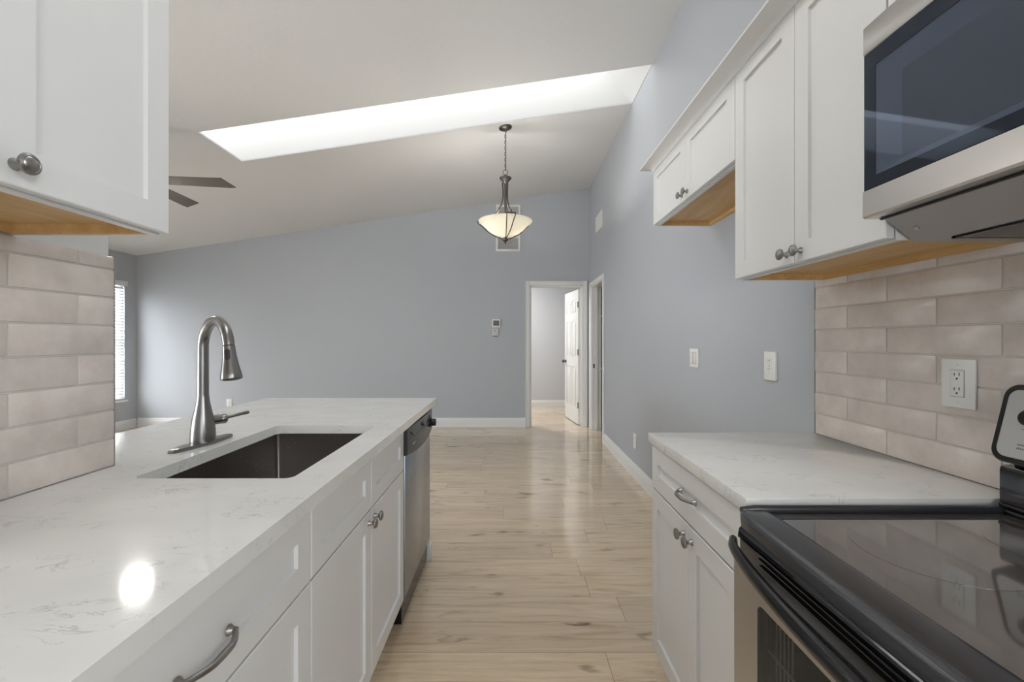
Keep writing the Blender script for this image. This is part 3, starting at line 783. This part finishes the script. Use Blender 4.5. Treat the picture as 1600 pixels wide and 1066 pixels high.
    q.rings([rrect(ya+.003, yb-.003, .003, H-.003, .026, -.040), rrect(ya, yb, 0, H, .028, -.034), rrect(ya, yb, 0, H, .028, -.003), rrect(ya+.003, yb-.003, .003, H-.003, .026, 0),
             rrect(ya+.010, yb-.010, .011, H-.011, .020, 0), rrect(ya+.011, yb-.011, .012, H-.012, .019, -.003)])
    cpn = q.build('control_panel', 'blackplastic', o, label='silver control panel in a thick black rounded frame')
    q = MB(); q.rings([rrect(ya+.0112, yb-.0112, .0122, H-.0122, .0188, -.0028), rrect(ya+.0112, yb-.0112, .0122, H-.0122, .0188, -.0015)])
    face = q.build('panel_face', 'panel', cpn, label='silver panel face')
    def kn(y, v):
        q = p0+up*v-out*.0015
        MB().lathe((q.x, y, q.z), out, [(.021, 0), (.021, .003), (.0175, .005), (.0165, .020), (.014, .023), (0, .024)], 24).build('control_knob', 'blackplastic', cpn)
        return q
    for y in (.902, .815, .35, .262): kn(y, .098)
    ink = MB()
    for y in (.902, .815, .35, .262):
        for k in range(9):
            a = math.radians(20+k*40); v = .098+.030*math.cos(a); yy = y+.030*math.sin(a); q = p0+up*v-out*.0014
            ink.lathe((q.x, yy, q.z), out, [(.0016, 0), (.0016, .0003)], 6)
    # two short lines of small print under the knob
    rnd = random.Random(3)
    for v, n, w in ((.040, 5, .0032), (.032, 7, .0030)):
        for i in range(n):
            yy = .924-i*w*1.15; a = p0+up*v-out*.0014; hgt = .0042*rnd.choice((.7, 1, .75))
            b_ = a+up*hgt
            ink.hexa([(a.x, yy, a.z), (a.x, yy-w*.75, a.z), (b_.x, yy-w*.75, b_.z), (b_.x, yy, b_.z)]+[tuple(Vector(p)+out*.0003) for p in ((a.x, yy, a.z), (a.x, yy-w*.75, a.z), (b_.x, yy-w*.75, b_.z), (b_.x, yy, b_.z))])
    ink.build('panel_print', 'ink', cpn)
cooking_range()

# ------------------------------------------------------------------ microwave
def microwave():
    y0, y1 = .212, .962
    XF = .765; zb, zt = 1.544, 1.958
    o = thing('microwave', ((XF+XR)/2, (y0+y1)/2, 1.494), 'stainless steel over-the-range microwave with a dark glass door above the stove', 'microwave')
    b = MB()
    b.prism([(.790, zt-.004), (.790, zb+.004), (.808, zb+.002), (.872, 1.494), (XR-.012, 1.494), (XR-.012, zt-.004)], 'y', y0+.004, y1-.004)
    b.build('body', 'gunmetal', o)
    MB().box(XF, .789, y0, y1, 1.896, zt, .003).build('top_trim', 'steel', o)
    bt = MB(); bt.prism([(XF, 1.602), (XF, zb+.004), (XF+.004, zb), (.806, zb), (.806, zb+.003), (.789, zb+.003), (.789, 1.602)], 'y', y0, y1); bt.build('bottom_trim', 'steel', o)
    g = MB(); g.box(.798, .804, y0+.01, y1-.006, zb-.0035, zb-.0005); g.build('vent_gap', 'darkhole', o)
    # glass door: black frame, sloped reveal, dark mesh panel, smoked pane in front
    za, zc_ = 1.6025, 1.8955
    oy0, oy1, oz0, oz1 = y0+.16, .930, 1.628, 1.862
    d = MB()
    def rg(x, a, b, c, e): return [(x, a, c), (x, b, c), (x, b, e), (x, a, e)]
    dr = MB().rings([rg(.7885, y0+.003, y1-.003, za, zc_), rg(.7665, y0+.003, y1-.003, za, zc_), rg(.7655, y0+.004, y1-.004, za+.001, zc_-.001), rg(.7655, oy0, oy1, oz0, oz1), rg(.7675, oy0+.001, oy1-.001, oz0+.001, oz1-.001)], True, True, False)
    door_ = dr.build('door', 'doorblack', o, label='black glass door')
    MB().rings([rg(.7675, oy0+.001, oy1-.001, oz0+.001, oz1-.001), rg(.7872, oy0+.035, oy1-.040, oz0+.020, oz1-.035)], True, False, False).build('window_reveal', 'cavity', door_)
    MB().rings([rg(.7872, oy0+.035, oy1-.040, oz0+.020, oz1-.035), rg(.7880, oy0+.035, oy1-.040, oz0+.020, oz1-.035)]).build('window_mesh', 'mesh', door_, label='dark grey perforated screen')
    MB().box(.7640, .7650, y0+.005, y1-.005, za+.001, zc_-.001).build('window_glass', 'smoked', door_)
    h = MB(); h.tube([(XF-.001, y0+.10, 1.64), (XF-.035, y0+.10, 1.66), (XF-.035, y0+.10, 1.84), (XF-.001, y0+.10, 1.86)], .009, 12); h.build('door_handle', 'steel', door_)
    # underside: filters and lamp lenses in recesses
    for a, c_ in ((.60, .90), (.27, .57)):
        r_ = MB(); r_.box(.915, 1.095, a, c_, 1.4895, 1.4935, .001)
        fo = r_.build('grease_filter', 'filter', o)
        q = MB()
        for k in range(2): q.box(.905+k*.19, .913+k*.19, a-.005, c_+.005, 1.489, 1.4935)
        q.box(.905, 1.103, c_+.001, c_+.008, 1.489, 1.4935); q.build('filter_frame', 'blackplastic', fo)
        MB().box(.985, 1.045, a+.08, a+.2, 1.4875, 1.4892, .0006).build('lamp_lens', 'lens', fo)
    MB().box(1.0, XR-.0125, y1-.0038, y1-.0015, 1.494, 1.535).build('mounting_plate', 'steel', o)
    for yy in (.92, .58, .25): MB().lathe((.845, yy, 1.5145), (-.6, 0, -.8), [(.005, -.003), (.005, .002), (.003, .0035), (0, .004)], 10).build('screw', 'steel', o)
microwave()

# ------------------------------------------------------------------ pendant light
def pendant():
    px, py = -.058, 4.29; zt = zc(px); zr = 2.443
    o = thing('pendant_light', (px, py, 2.22), 'lit pendant light with a cream glass bowl in dark metal straps on a chain', 'pendant light')
    nrm = Vector((-.149, 0, 1)).normalized()
    MB().lathe((px, py, zt-.001), -nrm, [(.064, 0), (.064, .006), (.060, .012), (.045, .020), (.030, .026), (.012, .034), (.008, .045), (0, .046)], 28).build('canopy', 'bronze', o)
    ch = MB(); z = zt-.046; i = 0; zc2 = 2.935
    n = 13; st = (z-zc2)/n
    for i in range(n):
        zc_ = z-st*(i+.5); pts = []
        for k in range(12):
            a = 2*PI*k/12; r_ = .0075*math.cos(a); h_ = (st*.66)*math.sin(a)
            pts.append((px+(r_ if i % 2 else 0), py+(0 if i % 2 else r_), zc_+h_))
        ch.tube(pts, .0023, 6, closed=True)
    ch.tube([(px+.004, py, zt-.04), (px+.006, py+.003, 3.1), (px+.004, py, 2.93)], .0022, 6)
    ch.build('chain', 'bronze', o)
    lp = MB(); pts = []
    for k in range(18):
        a = 2*PI*k/18; pts.append((px+.024*math.cos(a), py, 2.912+.026*math.sin(a)))
    lp.tube(pts, .003, 8, closed=True)
    lp.lathe((px, py, 2.80), (0, 0, 1), [(.014, 0), (.026, .012), (.040, .030), (.056, .046), (.060, .056), (.056, .062), (.054, .056), (.040, .060), (.020, .074), (.010, .088), (0, .09)], 28)
    lp.build('top_cup', 'bronze', o)
    MB().lathe((px, py, 2.47), (0, 0, 1), [(.010, 0), (.011, .10), (.013, .2), (.014, .335)], 14).build('centre_stem', 'bronze', o)
    # bowl (double walled glass)
    prof = [(.018, 2.286), (.05, 2.290), (.09, 2.302), (.13, 2.322), (.17, 2.350), (.205, 2.384), (.235, 2.412), (.258, 2.428), (.262, 2.436), (.256, 2.441),
            (.230, 2.420), (.20, 2.392), (.165, 2.358), (.125, 2.330), (.085, 2.310), (.05, 2.298), (.018, 2.294)]
    MB().lathe((px, py, 0), (0, 0, 1), prof, 64, False, False).build('glass_bowl', 'bowl', o, label='cream glass bowl', smooth=60)
    for dg in (-78, 164, 42):
        a = math.radians(dg); d = Vector((math.cos(a), math.sin(a), 0)); t_ = Vector((-d.y, d.x, 0)); c0 = Vector((px, py, 0))
        up = MB(); P = []
        for r_, zz_ in ((.030, 2.812), (.026, 2.76), (.024, 2.70), (.028, 2.65), (.042, 2.60), (.068, 2.55), (.11, 2.505), (.17, 2.475), (.232, 2.452), (.268, 2.446)):
            P.append(c0+d*r_+Vector((0, 0, zz_)))
        up.tube(P, [(.0045, .008)]*len(P), 8, flat=t_); up.build('arm', 'bronze', o)
        st_ = MB()
        for sg in (-1, 1):
            P = []
            for r_, zz_ in ((.270, 2.447), (.272, 2.432), (.262, 2.418), (.238, 2.402), (.207, 2.374), (.172, 2.340), (.132, 2.312), (.092, 2.291), (.05, 2.275), (.016, 2.262)):
                P.append(c0+d*r_+t_*sg*.040*max(0, (r_-.02)/.25)**1.0+Vector((0, 0, zz_)))
            st_.tube(P, .0048, 8)
        st_.tube([c0+d*.271+t_*-.042+Vector((0, 0, 2.447)), c0+d*.271+t_*.042+Vector((0, 0, 2.447))], .0055, 8)
        st_.lathe(c0+d*.272+Vector((0, 0, 2.44)), (0, 0, 1), [(.006, 0), (.006, .025), (.009, .028), (.006, .034), (0, .036)], 10)
        st_.build('bowl_strap', 'bronze', o)
    MB().lathe((px, py, 2.215), (0, 0, 1), [(0, 0), (.006, .004), (.008, .012), (.006, .020), (.014, .026), (.028, .036), (.030, .044), (.022, .052), (.018, .072), (0, .073)], 20).build('finial', 'bronze', o)
    for k, dg in enumerate((20, 200)):
        a = math.radians(dg)
        MB().lathe((px+.115*math.cos(a), py+.115*math.sin(a), 2.395), (0, 0, 1), [(0, -.030), (.018, -.024), (.028, -.005), (.028, .006), (.016, .026), (.012, .038), (0, .04)], 16).build('bulb', 'bulb', o)
pendant()

# ------------------------------------------------------------------ ceiling fan
def fan():
    fx, fy, fz = -2.83, 3.34, 2.50
    zt = zc(fx)
    o = thing('ceiling_fan', (fx, fy, 2.36), 'dark-bladed ceiling fan hanging behind the left wall cabinet', 'fan')
    nrm = Vector((-.149, 0, 1)).normalized()
    MB().lathe((fx, fy, zt-.002), -nrm, [(.075, 0), (.075, .02), (.06, .05), (.03, .075), (0, .076)], 24).build('canopy', 'bronze', o)
    MB().lathe((fx, fy, fz+.06), (0, 0, 1), [(.014, 0), (.014, zt-.06-fz-.05)], 14).build('downrod', 'bronze', o)
    MB().lathe((fx, fy, fz-.06), (0, 0, 1), [(.09, 0), (.125, .01), (.13, .04), (.12, .085), (.08, .12), (.03, .13), (.02, .15), (0, .151)], 32).build('motor_housing', 'bronze', o)
    for dg in (8, 94, 188, 274):
        a = math.radians(dg); d = Vector((math.cos(a), math.sin(a), 0)); t = Vector((-d.y, d.x, 0)); m = MB()
        pit = math.radians(-11)
        tt = t*math.cos(pit)+Vector((0, 0, 1))*math.sin(pit); nn = d.cross(tt).normalized()
        c0 = Vector((fx, fy, fz))
        outl = [(.13, -.055), (.62, -.070), (.668, .060), (.62, .066), (.13, .055)]
        m.rings([[c0+d*r+tt*w+nn*.003 for r, w in outl], [c0+d*r+tt*w-nn*.003 for r, w in outl]])
        bl = m.build('blade', 'fanblade', o)
        br = MB(); br.tube([c0+d*.10, c0+d*.14, c0+d*.22], [(.006, .03), (.005, .03), (.004, .02)], 8, flat=nn); br.build('blade_iron', 'bronze', bl)
    MB().lathe((fx, fy, fz-.135), (0, 0, 1), [(0, .025), (.035, .028), (.062, .038), (.072, .055), (.072, .072), (0, .073)], 32).build('light_bowl', 'fanlamp', o, label='lit white light bowl')
fan()
# unseen lamps added as fill: over the galley and beyond the far door
def fill_disc_lamp(x, y, z, r, key, label, nrm=(0, 0, 1)):
    o = thing('fill_ceiling_lamp', (x, y, z-.06), label, 'lamp')
    n = Vector(nrm).normalized()
    MB().lathe((x, y, z-.001), -n, [(r+.012, 0), (r+.012, .03), (r, .034), (r, .03)], 40, True, False).build('rim', 'trim', o)
    MB().lathe((x, y, z-.001), -n, [(r-.001, .012), (r-.001, .036), (r*.8, .05), (r*.4, .056), (0, .058)], 40, True, False).build('diffuser', key, o)
def fill_panel_lamp(x0, x1, y0, y1):
    # flat fill lamp, added out of view, with a wrap-around diffuser lying against the sloped ceiling
    xm = (x0+x1)/2; o = thing('fill_ceiling_lamp', (xm, (y0+y1)/2, zc(xm)-.08), 'long white panel lamp added as unseen fill on the sloped ceiling over the galley', 'lamp')
    def corner(mb, a0, a1, b0, b1, d0, d1): mb.hexa([(a0,b0,zc(a0)-d1),(a1,b0,zc(a1)-d1),(a1,b1,zc(a1)-d1),(a0,b1,zc(a0)-d1),(a0,b0,zc(a0)-d0),(a1,b0,zc(a1)-d0),(a1,b1,zc(a1)-d0),(a0,b1,zc(a0)-d0)])
    m = MB(); corner(m, x0, x1, y0, y1, .001, .022); m.build('backplate', 'trim', o)
    m = MB(); corner(m, x0+.01, x1-.01, y0+.01, y1-.01, .0225, .085); m.build('diffuser', 'fillpanel', o)
fill_panel_lamp(-.60, -.18, .45, 1.65)
fill_disc_lamp(-.35, 7.45, 2.60, .20, 'fillhall', 'white disc lamp added as unseen fill on the ceiling of the room beyond the far door')

# ------------------------------------------------------------------ wall fittings
def vent_far():
    x0, x1, z0, z1 = -.228, .135, 2.592, 3.285
    o = thing('air_return_grille', ((x0+x1)/2, YF-.01, z0), 'tall white air return grille high on the far wall behind the pendant', 'vent')
    f = MB(); w = .035; zm = (z0+z1)/2-.135
    for a, b, c_, d_ in ((x0, x1, z0, z0+w), (x0, x1, z1-w, z1), (x0, x0+w, z0+w, z1-w), (x1-w, x1, z0+w, z1-w), (x0+w, x1-w, zm-.012, zm+.012)):
        f.box(a, b, YF-.016, YF-.001, c_, d_, .003)
    f.build('frame', 'trim', o)
    MB().box(x0+w, x1-w, YF-.003, YF-.0008, z0+w, z1-w).build('backing', 'ventgrey', o)
    s_ = MB(); n = 20
    for i in range(n):
        x = x0+w+.006+(x1-x0-2*w-.012)*(i+.5)/n
        for za, zb in ((z0+w, zm-.012), (zm+.012, z1-w)):
            s_.hexa([(x-.004, YF-.012, za), (x-.0025, YF-.012, za), (x+.0055, YF-.004, za), (x+.004, YF-.004, za), (x-.004, YF-.012, zb), (x-.0025, YF-.012, zb), (x+.0055, YF-.004, zb), (x+.004, YF-.004, zb)])
    s_.build('louvres', 'trim', o)
vent_far()
def vent_right():
    y0, y1, z0, z1 = 5.555, 5.965, 2.715, 2.93
    o = thing('supply_vent', (XR-.01, (y0+y1)/2, z0), 'small white supply vent high on the right wall', 'vent')
    f = MB(); w = .03
    for a, b, c_, d_ in ((y0, y1, z0, z0+w), (y0, y1, z1-w, z1), (y0, y0+w, z0+w, z1-w), (y1-w, y1, z0+w, z1-w)): f.box(XR-.014, XR-.001, a, b, c_, d_, .003)
    f.build('frame', 'trim', o)
    MB().box(XR-.003, XR-.0008, y0+w, y1-w, z0+w, z1-w).build('backing', 'ventgrey', o)
    s_ = MB(); n = 6
    for i in range(n):
        z = z0+w+(z1-z0-2*w)*(i+.5)/n
        s_.hexa([(XR-.012, y0+w, z+.007), (XR-.012, y1-w, z+.007), (XR-.004, y1-w, z-.007), (XR-.004, y0+w, z-.007), (XR-.012, y0+w, z+.009), (XR-.012, y1-w, z+.009), (XR-.004, y1-w, z-.005), (XR-.004, y0+w, z-.005)])
    s_.build('louvres', 'trim', o)
vent_right()
def thermostat():
    x0, x1, z0, z1 = -.285, -.160, 1.470, 1.594
    o = thing('thermostat', ((x0+x1)/2, YF-.012, z0), 'white square thermostat with a dark grey screen on the far wall', 'thermostat')
    MB().box(x0, x1, YF-.025, YF-.0005, z0, z1, .006).build('housing', 'plastic', o)
    MB().box(x0+.018, x1-.018, YF-.0262, YF-.0248, z0+.026, z1-.022).build('screen', 'screen', o, label='dark grey screen')
    x0, x1, z0, z1 = -.285, -.192, 1.335, 1.452
    o = thing('wall_control', ((x0+x1)/2, YF-.01, z0), 'small plain white control box on the far wall just below the thermostat', 'control')
    MB().box(x0, x1, YF-.020, YF-.0005, z0+.012, z1, .005).build('housing', 'wall_white', o)
    MB().box(x0+.012, x1-.016, YF-.022, YF-.0195, z0+.003, z0+.014, .001).build('slot', 'ink', o)
    MB().box(x0+.034, x0+.050, YF-.0212, YF-.0198, z1-.040, z1-.024).build('button', 'ventgrey', o)
M['wall_white'] = mat('off_white_plastic', (.56, .565, .57), .4)
thermostat()
def plate_on(axis, q, sd, c, z0, z1, w, name, label, cat, kind, gang=1, th=.006):
    """wall plate; axis 'x' lies on plane X=q facing sd, axis 'y' on plane Y=q facing sd; c = centre along the wall"""
    def bx(mb, a0, a1, za, zb, t0, t1, bev=0):
        if axis == 'x': mb.box(q+sd*t0, q+sd*t1, a0, a1, za, zb, bev)
        else: mb.box(a0, a1, q+sd*t0, q+sd*t1, za, zb, bev)
        return mb
    loc = (q, c, z0) if axis == 'x' else (c, q, z0)
    o = thing(name, loc, label, cat)
    bx(MB(), c-w/2, c+w/2, z0, z1, .0004, th, .0025).build('cover_plate', 'plastic', o)
    zm = (z0+z1)/2; H = z1-z0
    if kind == 'switch':
        for g in (-1, 1):
            r_ = MB(); cc = c+g*.023
            bx(r_, cc-.0165, cc+.0165, zm-.034, zm+.034, th-.001, th+.001); r_.build('rocker_frame', 'ventgrey', o)
            r_ = MB(); bx(r_, cc-.0145, cc+.0145, zm-.032, zm+.032, th-.001, th+.004, .0015); r_.build('rocker', 'plastic', o)
    else:
        if kind == 'decora':
            r_ = MB(); bx(r_, c-.0175, c+.0175, zm-.0345, zm+.0345, th-.001, th+.0006); r_.build('socket_gap', 'ventgrey', o)
        face = MB()
        if kind == 'decora': bx(face, c-.0165, c+.0165, zm-.0335, zm+.0335, th-.001, th+.0018, .0008)
        else:
            for g in (-1, 1): bx(face, c-.0165, c+.0165, zm+g*.0195-.014, zm+g*.0195+.014, th-.001, th+.0018, .003)
        f = face.build('socket', 'plastic', o)
        s_ = MB(); e = th+.0014
        for g in (-1, 1):
            zc_ = zm+g*.0185
            for k, hh in ((-1, .0042), (1, .0034)): bx(s_, c+k*.0063-.0011, c+k*.0063+.0011, zc_+.001, zc_+.001+hh*2, e, e+.0007)
            ctr = (q+sd*e, c, zc_-.0065) if axis == 'x' else (c, q+sd*e, zc_-.0065)
            s_.lathe(ctr, (sd, 0, 0) if axis == 'x' else (0, sd, 0), [(.0026, 0), (.0026, .0007)], 10)
        s_.build('socket_slots', 'darkhole', f)
        for zs in ((zm-.048, zm+.048) if kind == 'decora' else (zm,)):
            ctr = (q+sd*th, c, zs) if axis == 'x' else (c, q+sd*th, zs)
            sc = MB().lathe(ctr, (sd, 0, 0) if axis == 'x' else (0, sd, 0), [(.003, -.001), (.003, .0006), (.002, .001), (0, .001)], 10)
            sc.build('plate_screw', 'ventgrey' if kind != 'decora' else 'plastic', o)
    return o
plate_on('x', XR-.0096, -1, 1.123, 1.108, 1.233, .086, 'wall_outlet', 'white two-socket outlet plate on the tiled backsplash above the right worktop', 'outlet', 'decora')
plate_on('x', XR, -1, 1.948, 1.104, 1.230, .085, 'wall_outlet', 'white outlet plate at worktop height on the bare grey right wall', 'outlet', 'duplex', th=.012)
plate_on('x', XR, -1, 2.762, 1.112, 1.228, .125, 'light_switch', 'white double rocker light switch on the right wall', 'switch', 'switch', th=.010)
plate_on('x', XR, -1, 4.10, .275, .418, .09, 'wall_outlet', 'white low outlet just above the right baseboard past the worktop', 'outlet', 'decora')
plate_on('y', YF, -1, -4.17, .300, .412, .082, 'wall_outlet', 'white low outlet on the far wall seen behind the faucet', 'outlet', 'duplex')

# closet contents seen through the right doorway
for k, z in enumerate((.86, 1.62)):
    MB().box(XR+.14, 1.895, 5.31, 6.525, z, z+.02).build('closet_shelf', 'trim', None, label=('lower', 'upper')[k]+' white shelf in the dark closet through the right doorway', cat='shelf')
for z, h_, lb in ((.881, .17, 'dark box on the lower closet shelf through the right doorway'), (1.641, .30, 'tall dark box on the upper closet shelf through the right doorway')):
    MB().box(1.36, 1.62, 6.05, 6.40, z, z+h_, .006).build('storage_box', 'cardboard', None, label=lb, cat='box')
